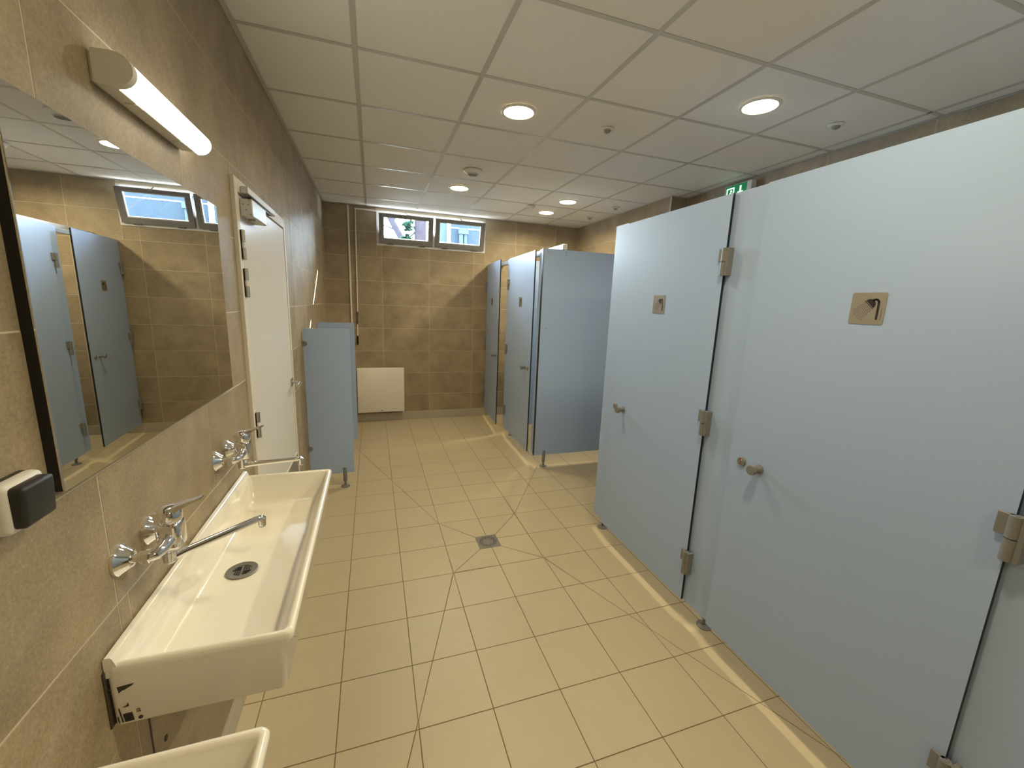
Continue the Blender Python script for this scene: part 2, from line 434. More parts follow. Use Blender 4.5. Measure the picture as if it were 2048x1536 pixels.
edge_trim('trim_4', 'thin white edge angle where the ceiling meets the right wall', [(XR-0.022, XR-0.001, YN, YRET-0.002, 'r')])

# ------------------------------------------------------------------ windows (two bottom-hung sashes tilted inwards)
def window(name, label, x0, x1, sill_l, sill_r):
    loc = Vector((x0, YF, WZ0)); w = thing(name, label, 'window', loc, kind='structure')
    z0, z1 = WZ0, WZ1
    def P(bm_, a, b, c, d, e, f, bev=0.0): box(bm_, a-loc.x, b-loc.x, c-loc.y, d-loc.y, e-loc.z, f-loc.z, bev)
    bm = B(); t = 0.035
    P(bm, x0, x1, YF-0.010, YF+0.07, z0, z0+t, 0.003); P(bm, x0, x1, YF-0.010, YF+0.07, z1-t, z1, 0.003)
    P(bm, x0, x0+sill_l, YF-0.010, YF+0.07, z0+t, z1-t, 0.002); P(bm, x1-sill_r, x1, YF-0.010, YF+0.07, z0+t, z1-t, 0.002)
    P(bm, x0, x0+sill_l*0.6, YF+0.07, YF+0.105, z0+t, z1-t); P(bm, x1-sill_r*0.6, x1, YF+0.07, YF+0.105, z0+t, z1-t)
    P(bm, x0, x1, YF+0.07, YF+0.105, z1-0.02, z1)
    P(bm, x0, x1, YF+0.07, YF+0.15, z0, z0+0.022)
    obj('frame', bm, 'window_white', w)
    # sash, hinged at its lower inner edge
    sx0, sx1 = x0+sill_l-0.004, x1-sill_r+0.004
    pz, py = z0+0.030, YF-0.012
    hS = 0.355; tilt = math.radians(13.5)
    def rot(p):
        dy, dz = p[1], p[2]
        return (p[0]-loc.x, py + dy*math.cos(tilt) - dz*math.sin(tilt) - loc.y, pz + dy*math.sin(tilt) + dz*math.cos(tilt) - loc.z)
    def RB(bm_, a, b, c, d, e, f, bev=0.0):
        s = len(bm_.verts); tmp = B(); box(tmp, a, b, c, d, e, f, bev)
        mp = {}
        for v in tmp.verts: mp[v] = bm_.verts.new(rot(v.co))
        for fc in tmp.faces: bm_.faces.new([mp[v] for v in fc.verts])
        tmp.free()
    bm = B(); ft = 0.052
    RB(bm, sx0, sx1, -0.025, 0.028, 0, ft+0.006, 0.004); RB(bm, sx0, sx1, -0.025, 0.028, hS-ft+0.012, hS, 0.004)
    RB(bm, sx0, sx0+ft, -0.025, 0.028, ft+0.004, hS-ft+0.014, 0.003); RB(bm, sx1-ft, sx1, -0.025, 0.028, ft+0.004, hS-ft+0.014, 0.003)
    sash = obj('sash', bm, 'sash_grey', w)
    bm = B()
    for (a, b, c, d) in ((sx0+ft, sx1-ft, ft+0.006, ft+0.016), (sx0+ft, sx1-ft, hS-ft+0.002, hS-ft+0.012), (sx0+ft, sx0+ft+0.010, ft+0.016, hS-ft+0.002), (sx1-ft-0.010, sx1-ft, ft+0.016, hS-ft+0.002)):
        RB(bm, a, b, -0.012, 0.016, c, d)
    obj('glazing_bead', bm, 'window_white', sash)
    bm = B(); RB(bm, sx0+ft, sx1-ft, 0.000, 0.004, ft+0.006, hS-ft+0.012); obj('pane', bm, 'pane', sash)
    for fx in (0.20, 0.80):
        bm = B(); hx = sx0+(sx1-sx0)*fx
        P(bm, hx-0.036, hx+0.036, YF-0.040, YF-0.010, pz-0.014, pz-0.003, 0.003)
        cyl(bm, (hx-0.030-loc.x, YF-0.038-loc.y, pz-0.006-loc.z), (hx+0.030-loc.x, YF-0.038-loc.y, pz-0.006-loc.z), 0.006, seg=10)
        obj('hinge', bm, 'hinge_grey', w)
    # opener: bracket on the sash top and folding arm to the rail
    bm = B(); cxm = (sx0+sx1)/2+0.02
    tp = Vector(rot((cxm, -0.02, hS)))
    box(bm, tp.x-0.02, tp.x+0.02, tp.y-0.010, tp.y+0.02, tp.z-0.022, tp.z+0.004, 0.003)
    tube(bm, [(tp.x-0.012, tp.y-0.004, tp.z), (tp.x-0.025, tp.y+0.03, tp.z+0.03), (tp.x+0.01, -0.008, z1-loc.z-0.014)], 0.006, 8)
    obj('opener_arm', bm, 'plastic_grey', w, True)
    return w
XM = 1.322
window('window_1', 'left tilted window showing tree trunks against bright sky', WX0, XM, 0.034, 0.018)
window('window_2', 'right tilted window showing the blue-grey building outside', XM, WX1, 0.018, 0.030)

for nm, xa, xb in (('window_1', WX0, XM), ('window_2', XM, WX1)):     # sampling guides for the daylight in the two openings
    pl_ = bpy.data.lights.new('daylight_portal', 'AREA'); pl_.shape = 'RECTANGLE'; pl_.size = xb-xa-0.02; pl_.size_y = 0.38; pl_.cycles.is_portal = True
    po = bpy.data.objects.new('daylight_portal', pl_); COL.objects.link(po); po.parent = bpy.data.objects[nm]
    po.location = ((xb-xa)/2, 0.112, 0.205); po.rotation_euler = (-PI/2, 0, 0)
# window winding gear: rail over both windows, rod down the wall, crank grip
wg = thing('window_crank', 'thin white window winding rod with brown joint and black grip', 'window crank', (0.368, YF, 1.03))
def loc_bm(fn, loc):
    bm = B(); fn(bm); bmesh.ops.translate(bm, verts=bm.verts, vec=-Vector(loc)); return bm
L = wg.location.copy()
obj('rail', loc_bm(lambda b: box(b, 0.36, 1.99, YF-0.024, YF-0.001, 2.698, 2.716, 0.003), L), 'white_trim', wg)
obj('rod', loc_bm(lambda b: tube(b, [(0.368, YF-0.012, 2.70), (0.364, YF-0.013, 2.2), (0.358, YF-0.016, 1.46)], 0.008, 10), L), 'white_trim', wg, True)
obj('joint', loc_bm(lambda b: (cyl(b, (0.358, YF-0.016, 1.46), (0.355, YF-0.02, 1.40), 0.009), cyl(b, (0.355, YF-0.02, 1.40), (0.352, YF-0.022, 1.30), 0.006), cyl(b, (0.352, YF-0.022, 1.345), (0.352, YF-0.022, 1.32), 0.010)), L), 'brown', wg, True)
obj('lower_rod', loc_bm(lambda b: cyl(b, (0.352, YF-0.022, 1.30), (0.350, YF-0.024, 1.13), 0.007), L), 'white_trim', wg, True)
obj('grip', loc_bm(lambda b: lathe(b, (0.350, YF-0.024, 1.155), (0, 0, -1), [(0, 0), (0.009, 0), (0.011, 0.01), (0.011, 0.105), (0.008, 0.115), (0, 0.115)], 14), L), 'black', wg, True)
ct = thing('cable_trunking', 'white cable trunking running down the far wall from the ceiling', 'trunking', (0.285, YF, 0.11))
L = ct.location.copy()
obj('channel', loc_bm(lambda b: box(b, 0.275, 0.295, YF-0.014, YF-0.001, 0.11, H-0.003, 0.001), L), 'white_trim', ct)
obj('cover', loc_bm(lambda b: box(b, 0.277, 0.293, YF-0.0165, YF-0.0135, 0.112, H-0.004, 0.001), L), 'white_trim', ct)

# ------------------------------------------------------------------ white door in the left wall
d = thing('door_1', 'white flush door with closer and lever handle in left wall', 'door', (0, DY0, 0), kind='structure')
L = d.location.copy()
fr = 0.045
def fn(b):
    box(b, -0.001, 0.016, DY0, DY0+fr, 0, DZ1, 0.002); box(b, -0.001, 0.016, DY1-fr+0.012, DY1, 0, DZ1, 0.002); box(b, -0.001, 0.016, DY0+fr, DY1-fr+0.012, DZ1-0.055, DZ1, 0.002)
obj('frame', loc_bm(fn, L), 'door_frame', d)
LY0, LY1, LZ1 = DY0+fr+0.004, DY1-fr+0.008, DZ1-0.062
leaf = obj('leaf', loc_bm(lambda b: box(b, -0.002, 0.012, LY0, LY1, 0.008, LZ1, 0.0015), L), 'door_white', d)
obj('rebate_gap', loc_bm(lambda b: box(b, -0.0018, 0.003, DY0+fr-0.001, DY1-fr+0.013, 0.002, DZ1-0.054), L), 'black', d)
obj('kick_plate', loc_bm(lambda b: box(b, 0.0115, 0.0135, LY0+0.03, LY1-0.002, 0.02, 0.540, 0.0005), L), 'kick_grey', leaf)
obj('kick_strip', loc_bm(lambda b: box(b, 0.0115, 0.0150, LY0+0.03, LY1-0.002, 0.541, 0.552, 0.0005), L), 'white_trim', leaf)
for z in (1.835, 1.675, 1.03, 0.26):
    def fn(b):
        yy = LY0-0.004
        cyl(b, (0.020, yy, z+0.013), (0.020, yy, z+0.062), 0.011); cyl(b, (0.020, yy, z-0.062), (0.020, yy, z-0.013), 0.011)
        box(b, 0.012, 0.016, yy-0.022, yy, z-0.06, z+0.06); box(b, 0.0115, 0.0145, yy, yy+0.028, z+0.013, z+0.06)
        cyl(b, (0.020, yy, z-0.012), (0.020, yy, z+0.012), 0.0085, mi=1)
    obj('hinge', loc_bm(fn, L), ['steel_brushed', 'white_trim'], d, True)
def fn(b):
    yy, zz = LY1-0.045, 1.060
    box(b, 0.012, 0.020, yy-0.026, yy+0.026, zz-0.026, zz+0.026, 0.002)
    cyl(b, (0.02, yy, zz), (0.058, yy, zz), 0.0085)
    tube(b, [(0.050, yy, zz), (0.060, yy-0.002, zz), (0.064, yy-0.014, zz), (0.064, yy-0.06, zz), (0.064, yy-0.12, zz-0.002)], [0.0085, 0.0095, 0.0095, 0.0095, 0.0085], 12)
obj('handle', loc_bm(fn, L), 'steel', leaf, True)
# closer
def fn(b): box(b, 0.0125, 0.060, 2.155, 2.405, 1.958, 2.030, 0.004); cyl(b, (0.036, 2.1549, 1.996), (0.036, 2.1535, 1.996), 0.019, seg=20)
cl = obj('closer_body', loc_bm(fn, L), 'closer_silver', d)
def fn(b):
    for a_, z_ in ((0.026, 2.006), (0.045, 2.006), (0.037, 1.984), (0.050, 2.024), (0.052, 1.966)): cyl(b, (a_, 2.1535, z_), (a_, 2.1525, z_), 0.0032, seg=10)
    lathe(b, (0.036, 2.24, 1.958), (0, 0, -1), [(0.014, 0), (0.014, 0.006), (0, 0.006)], 16)
obj('closer_screws', loc_bm(fn, L), 'plastic_grey', cl)
obj('closer_track', loc_bm(lambda b: (box(b, 0.0165, 0.046, 2.165, 2.70, 2.052, 2.082, 0.003)), L), 'closer_silver', d)
obj('closer_arm', loc_bm(lambda b: (cyl(b, (0.036, 2.24, 2.028), (0.036, 2.24, 2.045), 0.012), box(b, 0.026, 0.042, 2.23, 2.62, 2.040, 2.050, 0.002)), L), 'black', d)

# ------------------------------------------------------------------ mirror, wall lamp, switch, hatch
my0, my1, mz0, mz1 = 0.886, 1.823, 1.273, 1.932
mi = thing('wall_mirror', 'large frameless rectangular mirror on left wall above the washbasin', 'mirror', (0, (my0+my1)/2, mz0)); L = mi.location.copy()
obj('backing', loc_bm(lambda b: box(b, 0.0, 0.0165, my0+0.001, my1-0.001, mz0+0.001, mz1-0.001), L), 'black', mi)
obj('mirror_glass', loc_bm(lambda b: box(b, 0.0165, 0.0205, my0, my1, mz0, mz1, 0.0007, 1), L), 'mirror_glass', mi)

ly0, ly1, lz0, lz1 = 1.183, 1.640, 2.047, 2.110
wlp = thing('wall_lamp', 'lit white tubular wall lamp mounted above the mirror', 'lamp', (0, (ly0+ly1)/2, lz0)); L = wlp.location.copy()
def prof(n=10, grow=0.0):
    pts = [(0.006, lz0-grow), (0.040, lz0-0.003-grow)]
    for k in range(n+1):
        a = -PI/2 + PI*k/n
        pts.append((0.042+(0.034+grow)*math.cos(a), (lz0+lz1)/2 + ((lz1-lz0)/2+0.001+grow)*math.sin(a)))
    pts += [(0.030, lz1+0.001+grow), (0.006, lz1+grow)]
    return pts
front = [(0.037, lz0+0.001)]+[(0.042+0.033*math.cos(-PI/2+PI*k/14), (lz0+lz1)/2 + ((lz1-lz0)/2-0.001)*math.sin(-PI/2+PI*k/14)) for k in range(15)]+[(0.030, lz1-0.002)]
t3 = lambda u, v, w: (u, w, v)
obj('end_cap', loc_bm(lambda b: prism(b, prof(), t3, ly0, ly0+0.018), L), 'lamp_body', wlp, True, 30)
obj('diffuser', loc_bm(lambda b: prism(b, front, t3, ly0+0.018, ly1), L), 'lamp_diffuser', wlp, True, 30)
obj('base', loc_bm(lambda b: (box(b, 0.004, 0.038, ly0+0.0175, ly1-0.03, lz0-0.001, lz1-0.004, 0.002), box(b, 0.0, 0.005, ly0+0.004, ly1-0.034, lz0+0.002, lz1-0.006)), L), 'lamp_body', wlp)
for yy in (1.29, 1.53):
    obj('clip', loc_bm(lambda b: (box(b, 0.016, 0.040, yy-0.014, yy+0.014, lz0-0.0035, lz0-0.0005, 0.001)), L), 'lamp_body', wlp)
al = bpy.data.lights.new('wall_lamp_light', 'AREA'); al.shape = 'RECTANGLE'; al.size = 0.40; al.size_y = 0.05; al.energy = WALL_LAMP_W; al.color = (1.0, 0.92, 0.78)
ao = bpy.data.objects.new('wall_lamp_light', al); COL.objects.link(ao); ao.parent = wlp
ao.location = (0.0775, 0.012, 0.031); ao.rotation_euler = Vector((-1, 0, 0)).to_track_quat('Z', 'Y').to_euler(); ao.rotation_euler = (0, -PI/2, 0)
ao.rotation_euler = Matrix(((0, 0, -1), (1, 0, 0), (0, -1, 0))).to_euler()

sw = thing('light_switch', 'square white wall switch with a black rocker left of the mirror', 'switch', (0, 0.79, 1.262)); L = sw.location.copy()
obj('back_box', loc_bm(lambda b: box(b, 0, 0.014, 0.749, 0.829, 1.262, 1.340, 0.004), L), 'black_rubber', sw)
obj('housing', loc_bm(lambda b: box(b, 0.012, 0.038, 0.742, 0.822, 1.266, 1.344, 0.010, 4), L), 'switch_white', sw, True, 60)
def fn(b):
    tmp = B(); box(tmp, 0.030, 0.056, 0.748, 0.812, 1.274, 1.338, 0.006, 3)
    for v in tmp.verts:
        if v.co.x > 0.05: v.co.x -= (1.345-v.co.z)*0.06
        b.verts.new(v.co)
    b.verts.ensure_lookup_table(); tmp.verts.index_update()
    for f in tmp.faces: b.faces.new([b.verts[v.index] for v in f.verts])
    tmp.free()
obj('rocker', loc_bm(fn, L), 'black_rubber', sw, True, 50)

hp = thing('access_hatch', 'tile-faced inspection hatch in the wall under the washbasin', 'hatch', (0, 1.33, 0.354)); L = hp.location.copy()
obj('recess', loc_bm(lambda b: box(b, -0.0012, -0.0002, 1.052, 1.612, 0.354, 0.700), L), 'black', hp)
obj('hatch_tile', loc_bm(lambda b: box(b, -0.0010, 0.0015, 1.058, 1.609, 0.357, 0.697, 0.0008, 1), L), 'wall_tile', hp)
obj('latch', loc_bm(lambda b: cyl(b, (0.001, 1.108, 0.482), (0.003, 1.108, 0.482), 0.008, seg=14), L), 'print_dark', hp)

# ------------------------------------------------------------------ washbasins
def rrect(x0, x1, y0, y1, r, n=5):
    pts = []
    for (cx, cy_, a0) in ((x1-r, y0+r, -PI/2), (x1-r, y1-r, 0), (x0+r, y1-r, PI/2), (x0+r, y0+r, PI)):
        for k in range(n+1):
            a = a0+PI/2*k/n; pts.append((cx+r*math.cos(a), cy_+r*math.sin(a)))
    return pts
def dense(p):
    out = []
    for i in range(len(p)):
        a, b = p[i], p[(i+1) % len(p)]
        k = 1 if i % 6 != 5 else 12
        out += [(a[0]+(b[0]-a[0])*t/k, a[1]+(b[1]-a[1])*t/k) for t in range(k)]
    return out
BW = 0.985   # basin length along the wall
def basin_mesh():
    bm = B(); y0, y1 = 0.0, BW
    rings = [(0.003, 0.326, y0+0.003, y1-0.003, 0.012, 0.722), (0.003, 0.330, y0+0.001, y1-0.001, 0.014, 0.728), (0.002, 0.333, y0, y1, 0.014, 0.832),
             (0.002, 0.345, y0, y1, 0.014, 0.842), (0.002, 0.349, y0, y1, 0.016, 0.850), (0.002, 0.349, y0, y1, 0.016, 0.862), (0.003, 0.346, y0+0.003, y1-0.003, 0.016, 0.868), (0.006, 0.341, y0+0.008, y1-0.008, 0.014, 0.870),
             (0.020, 0.335, y0+0.013, y1-0.013, 0.014, 0.868), (0.023, 0.331, y0+0.017, y1-0.017, 0.014, 0.862), (0.026, 0.322, y0+0.026, y1-0.026, 0.020, 0.830), (0.030, 0.300, y0+0.050, y1-0.052, 0.026, 0.776),
             (0.033, 0.292, y0+0.058, y1-0.060, 0.024, 0.764), (0.038, 0.284, y0+0.066, y1-0.068, 0.022, 0.758), (0.046, 0.274, y0+0.076, y1-0.078, 0.02, 0.7555)]
    prev = None; allr = []
    for (a, b, c, d_, r, z) in rings:
        allr.append([bm.verts.new((x, y, z)) for x, y in dense(rrect(a, b, c, d_, r))])
    n = len(allr[0])
    for A, C in zip(allr, allr[1:]):
        for k in range(n): bm.faces.new((A[k], A[(k+1) % n], C[(k+1) % n], C[k]))
    bm.faces.new(allr[0][::-1])
    # bowl floor falls to the drain
    cx, cy_ = 0.119, 0.471
    dr = []
    for (x, y, z) in [v.co for v in allr[-1]]:
        a = math.atan2(y-cy_, x-cx)
        dr.append(bm.verts.new((cx+0.052*math.cos(a), cy_+0.052*math.sin(a), 0.7455)))
    A = allr[-1]
    for k in range(n): bm.faces.new((A[k], A[(k+1) % n], dr[(k+1) % n], dr[k]))
    bm.faces.new(dr)
    # raised back upstand
    P_ = [(0.002, 0.840), (0.002, 0.884), (0.005, 0.888), (0.014, 0.888), (0.018, 0.884), (0.023, 0.868), (0.025, 0.845)]
    prism(bm, P_, lambda u, v, w: (u, w, v), 0.001, BW-0.001)
    return bm
def make_basin(y, label):
    t = thing('washbasin', label, 'washbasin', (0, y, 0), 'wall-hung washbasins')
    obj('basin', basin_mesh(), 'ceramic', t, True, 50)
    bm = B(); box(bm, 0.0, 0.0035, -0.005, BW+0.005, 0.722, 0.858, 0.0015); obj('sealant_and_shadow', bm, 'sealant_and_shadow', t)  # dark bead of sealant, also standing in for the basin's contact shadow on the wall
    bm = B(); cx, cy_ = 0.119, 0.471
    lathe(bm, (cx, cy_, 0.7465), (0, 0, 1), [(0, 0), (0.028, 0.0), (0.028, 0.0016), (0.044, 0.0036), (0.046, 0.0022), (0.046, 0)], 32)
    dr = obj('drain', bm, 'drain_steel', t, True, 30)
    bm = B()
    for (sx_, sy_) in ((1, 1), (-1, 1), (1, -1), (-1, -1)):
        for k in range(3):
            o_ = 0.0045+k*0.0065; L_ = 0.022-k*0.0045
            if sx_*sy_ > 0: box(bm, cx+sx_*o_-0.0018, cx+sx_*o_+0.0018, cy_+sy_*0.004, cy_+sy_*(0.004+L_), 0.7466, 0.7484)
            else: box(bm, cx+sx_*0.004, cx+sx_*(0.004+L_), cy_+sy_*o_-0.0018, cy_+sy_*o_+0.0018, 0.7466, 0.7484)
    obj('drain_slots', bm, 'black', dr)
    return t
YB = 0.931
b1 = make_basin(YB, 'long white ceramic washbasin under the mirror, with sticker remnants on its end')
b2 = make_basin(YB-0.218-BW, 'nearest white ceramic washbasin, cut off by the bottom of the photo')
# print and sticker remnants on the near end of the first basin
def on_end(poly, d=0.0006):
    bm = B(); prism(bm, poly, lambda u, v, w: (u, w, v), -d, 0.002); return bm
bm = B()
def pp(poly): prism(bm, [(q[0]-0.004, q[1]) for q in poly], lambda u, v, w: (u, w, v), -0.0006, 0.002)
OX, OZ = 0.004, 0.0
pp([(0.023, 0.817), (0.052, 0.820), (0.049, 0.816), (0.035, 0.808), (0.031, 0.8075), (0.025, 0.802)])
pp([(0.010, 0.8155), (0.0125, 0.813), (0.0120, 0.8105), (0.0105, 0.812)])
pp([(0.027, 0.765), (0.035, 0.770), (0.036, 0.775), (0.038, 0.7695), (0.0375, 0.7665)])
obj('label_remnant', bm, 'print_dark', b1)['kind'] = 'stuff'
bm = B(); x = 0.025; random.seed(3)
zc = 0.749
while zc > 0.7285:
    h_ = random.choice((0.0006, 0.0009, 0.0013)); pp([(0.0255+(0.749-zc)*0.1, zc), (0.0415+(0.749-zc)*0.1, zc+0.0006), (0.0415+(0.749-zc)*0.1, zc-h_+0.0006), (0.0255+(0.749-zc)*0.1, zc-h_)]); zc -= h_+random.choice((0.0009, 0.0014))
for k in range(12): pp([(0.0195+k*0.0003, 0.7640-k*0.0030), (0.0215+k*0.0003, 0.7640-k*0.0030), (0.0217+k*0.0003, 0.7640-0.0021-k*0.0030), (0.0197+k*0.0003, 0.7640-0.0021-k*0.0030)])
for k in range(5): pp([(0.0160+k*0.0003, 0.7440-k*0.0034), (0.0172+k*0.0003, 0.7440-k*0.0034), (0.0174+k*0.0003, 0.7418-k*0.0034), (0.0162+k*0.0003, 0.7418-k*0.0034)])
obj('barcode', bm, 'print_dark', b1)
bm = B()
def arc(cx, cz, r, w_, a0, a1, n=9):
    for k in range(n):
        t0, t1 = a0+(a1-a0)*k/n, a0+(a1-a0)*(k+1)/n
        pp([(cx+r*math.cos(t0), cz+r*math.sin(t0)), (cx+(r+w_)*math.cos(t0), cz+(r+w_)*math.sin(t0)), (cx+(r+w_)*math.cos(t1), cz+(r+w_)*math.sin(t1)), (cx+r*math.cos(t1), cz+r*math.sin(t1))])
arc(0.0520, 0.7515, 0.0030, 0.0010, 0.15, PI-0.15); arc(0.0525, 0.7465, 0.0030, 0.0010, 0.15, PI-0.15)
pp([(0.0520, 0.7466), (0.0530, 0.7466), (0.0530, 0.7500), (0.0520, 0.7500)])
arc(0.0545, 0.7330, 0.0018, 0.0022, 0, 2*PI, 16); pp([(0.0535, 0.7320), (0.0545, 0.7318), (0.0556, 0.7342), (0.0546, 0.7344)])
obj('conformity_mark', bm, 'print_dark', b1)

# ------------------------------------------------------------------ mixer taps (origin at the wall, between the two rosettes)
def make_tap(y, z, spout_dir, label):
    t = thing('mixer_tap', label, 'tap', (0, y, z), 'wall mixer taps')
    for s in (-1, 1):
        bm = B(); lathe(bm, (0.0, s*0.063, 0.0), (1, 0, 0), [(0, 0), (0.034, 0), (0.034, 0.006), (0.030, 0.010), (0.018, 0.026), (0.0105, 0.027), (0.0, 0.027)], 28)
        obj('rosette', bm, 'chrome', t, True, 35)
        bm = B(); cyl(bm, (0.026, s*0.063, 0), (0.040, s*0.062, 0), 0.0095)
        lathe(bm, (0.038, s*0.062, 0.0), (1, 0, 0), [(0, 0), (0.0145, 0), (0.0155, 0.003), (0.0155, 0.019), (0.0135, 0.022), (0, 0.022)], 8)
        obj('union_nut', bm, 'chrome', t, True, 30)
    bm = B()
    tube(bm, [(0.056, -0.063, 0.0), (0.066, -0.060, 0.001), (0.073, -0.045, 0.006), (0.074, -0.025, 0.012), (0.074, 0.0, 0.014), (0.074, 0.025, 0.012), (0.073, 0.045, 0.006), (0.066, 0.060, 0.001), (0.056, 0.063, 0.0)], [0.012, 0.0125, 0.0135, 0.0165, 0.02, 0.0165, 0.0135, 0.0125, 0.012], 16)
    box(bm, 0.050, 0.098, -0.025, 0.025, -0.018, 0.052, 0.011, 4)
    obj('body', bm, 'chrome', t, True, 50)
    bm = B(); lathe(bm, (0.074, 0, 0.050), (0.0, 0, 1), [(0, 0), (0.024, 0), (0.0255, 0.004), (0.0255, 0.022), (0.022, 0.032), (0.012, 0.037), (0, 0.038)], 24)
    # lever blade
    secs = [(0.052, 0.023, 0.066, 0.024), (0.082, 0.021, 0.076, 0.018), (0.100, 0.015, 0.086, 0.010), (0.120, 0.012, 0.094, 0.006), (0.136, 0.011, 0.100, 0.004), (0.144, 0.008, 0.103, 0.003)]
    prev = None
    for (x, w_, zc, h_) in secs:
        r = [bm.verts.new((x+hh*0.2*-1, yy, zc+hh)) for yy, hh in ((-w_, -h_/2), (-w_*0.9, h_/2), (w_*0.9, h_/2), (w_, -h_/2))]
        if prev:
            for k in range(4): bm.faces.new((prev[k], prev[(k+1) % 4], r[(k+1) % 4], r[k]))
        else: bm.faces.new(r[::-1])
        prev = r
    bm.faces.new(prev)
    obj('lever', bm, 'chrome', t, True, 50)
    a = spout_dir; L_ = 0.205; c_, s_ = math.cos(a), math.sin(a)
    def q(d, h): return (0.066+d*c_, d*s_, h)
    bm = B()
    cyl(bm, (0.066, 0, -0.012), (0.066, 0, -0.030), 0.0135); lathe(bm, (0.066, 0, -0.028), (0, 0, -1), [(0, 0), (0.0145, 0), (0.0145, 0.024), (0.011, 0.028), (0, 0.028)], 20)
    tube(bm, [q(0.0, -0.044), q(0.012, -0.044), q(0.03, -0.041), q(0.06, -0.038), q(0.12, -0.032), q(L_-0.012, -0.025), q(L_-0.003, -0.025), q(L_, -0.028), q(L_, -0.034)], [0.011, 0.0105, 0.010, 0.0095, 0.0095, 0.0095, 0.0095, 0.0092, 0.0085], 14)
    cyl(bm, q(L_-0.002, -0.026), q(L_-0.002, -0.046), 0.0100)
    sp_ = obj('spout', bm, 'chrome', t, True, 40)
    bm = B(); cyl(bm, q(L_-0.002, -0.044), q(L_-0.002, -0.050), 0.0085); obj('aerator', bm, 'switch_white', sp_)
    return t
make_tap(1.098, 1.045, math.atan2(0.118, 0.178), 'chrome mixer tap nearest the viewer, spout swung over the washbasin drain')
make_tap(1.690, 1.045, math.atan2(-0.030, 0.200), 'chrome mixer tap beside the white door, spout pointing straight out')

# ------------------------------------------------------------------ blue privacy panels on the left wall
def make_screen(y, label, x1=0.355):
    t = thing('privacy_panel', label, 'privacy panel', (0, y, 0), 'blue privacy panels on the left wall')
    z0, z1 = 0.128, 1.378
    bm = B(); r = 0.018
    pts = [(0.008, z0), (x1, z0), (x1, z1-r)]+[(x1-r+r*math.cos(a), z1-r+r*math.sin(a)) for a in (PI/8, PI/4, 3*PI/8, PI/2)]+[(0.008, z1)]
    prism(bm, pts, lambda u, v, w: (u, w, v), -0.0065, 0.0065, 0, 1)
    obj('panel', bm, ['panel_blue', 'panel_blue'], t)
    for zz in (1.255, 0.366):
        bm = B()
        pl = [(0.0, zz-0.020), (0.012, zz-0.020)]+[(0.014+0.022*math.cos(-PI/2+PI*k/10), zz+0.020*math.sin(-PI/2+PI*k/10)) for k in range(11)]+[(0.0, zz+0.020)]
        prism(bm, pl, lambda u, v, w: (u, w, v), -0.013, -0.0066); prism(bm, pl, lambda u, v, w: (u, w, v), 0.0066, 0.013)
        box(bm, 0.0, 0.004, -0.018, 0.018, zz-0.020, zz+0.020); cyl(bm, (0.018, -0.0165, zz), (0.018, -0.012, zz), 0.005, seg=10)
        obj('wall_bracket', bm, 'hinge_grey', t)
    bm = B(); fx = 0.278
    lathe(bm, (fx, 0, 0.0), (0, 0, 1), [(0, 0), (0.038, 0), (0.038, 0.004), (0.020, 0.010), (0.009, 0.012), (0.009, 0.050), (0.0165, 0.052), (0.0165, 0.170), (0.0145, 0.174), (0, 0.174)], 20)
    obj('foot', bm, 'hinge_grey', t, True, 35)
    return t
s1 = make_screen(3.667, 'nearer light blue privacy panel on a single metal foot by the door')
make_screen(4.60, 'light blue privacy panel half hidden behind the nearer one', 0.357)

# radiator
ra = thing('radiator', 'white flat panel heater low on the far wall', 'radiator', (0.62, YF, 0.14)); L = ra.location.copy()
obj('casing', loc_bm(lambda b: box(b, 0.326, 0.921, YF-0.105, YF-0.060, 0.142, 0.740, 0.008, 3), L), 'radiator_white', ra, True, 40)
obj('back_panel', loc_bm(lambda b: box(b, 0.350, 0.900, YF-0.062, YF-0.020, 0.155, 0.715, 0.004), L), 'radiator_white', ra)
for xx in (0.42, 0.78):
    obj('wall_fixing', loc_bm(lambda b: box(b, xx, xx+0.04, YF-0.022, YF-0.001, 0.2, 0.68), L), 'plastic_grey', ra)
obj('thermostat_button', loc_bm(lambda b: cyl(b, (0.632, YF-0.104, 0.168), (0.632, YF-0.110, 0.168), 0.009, seg=14), L), 'plastic_grey', ra)

# ------------------------------------------------------------------ shower cubicles
XD = 2.05          # front face of closed doors
PZ0, PZ1 = 0.129, 2.143
PT = 0.013
def panel(name, parent, L, x0, x1, y0, y1, z0, z1, thin, edges=('v',)):
    """HPL board; its upright narrow edges show the black core"""
    bm = B(); fs = box(bm, x0, x1, y0, y1, z0, z1)
    finish(bm)
    for f in bm.faces:
        n = f.normal
        if thin == 'x' and abs(n.y) > 0.9: f.material_index = 1
        if thin == 'y' and abs(n.x) > 0.9: f.material_index = 1
    bmesh.ops.translate(bm, verts=bm.verts, vec=-Vector(L))
    return obj(name, bm, ['panel_blue', 'panel_edge'], parent)
def foot(parent, L, x, y):
    bm = B(); lathe(bm, (x-L[0], y-L[1], -L[2]), (0, 0, 1), [(0, 0), (0.038, 0), (0.038, 0.004), (0.022, 0.010), (0.010, 0.012), (0.010, 0.045), (0.0165, 0.047), (0.0165, 0.165), (0.014, 0.169), (0, 0.169)], 20)
    obj('foot', bm, 'hinge_grey', parent, True, 35)
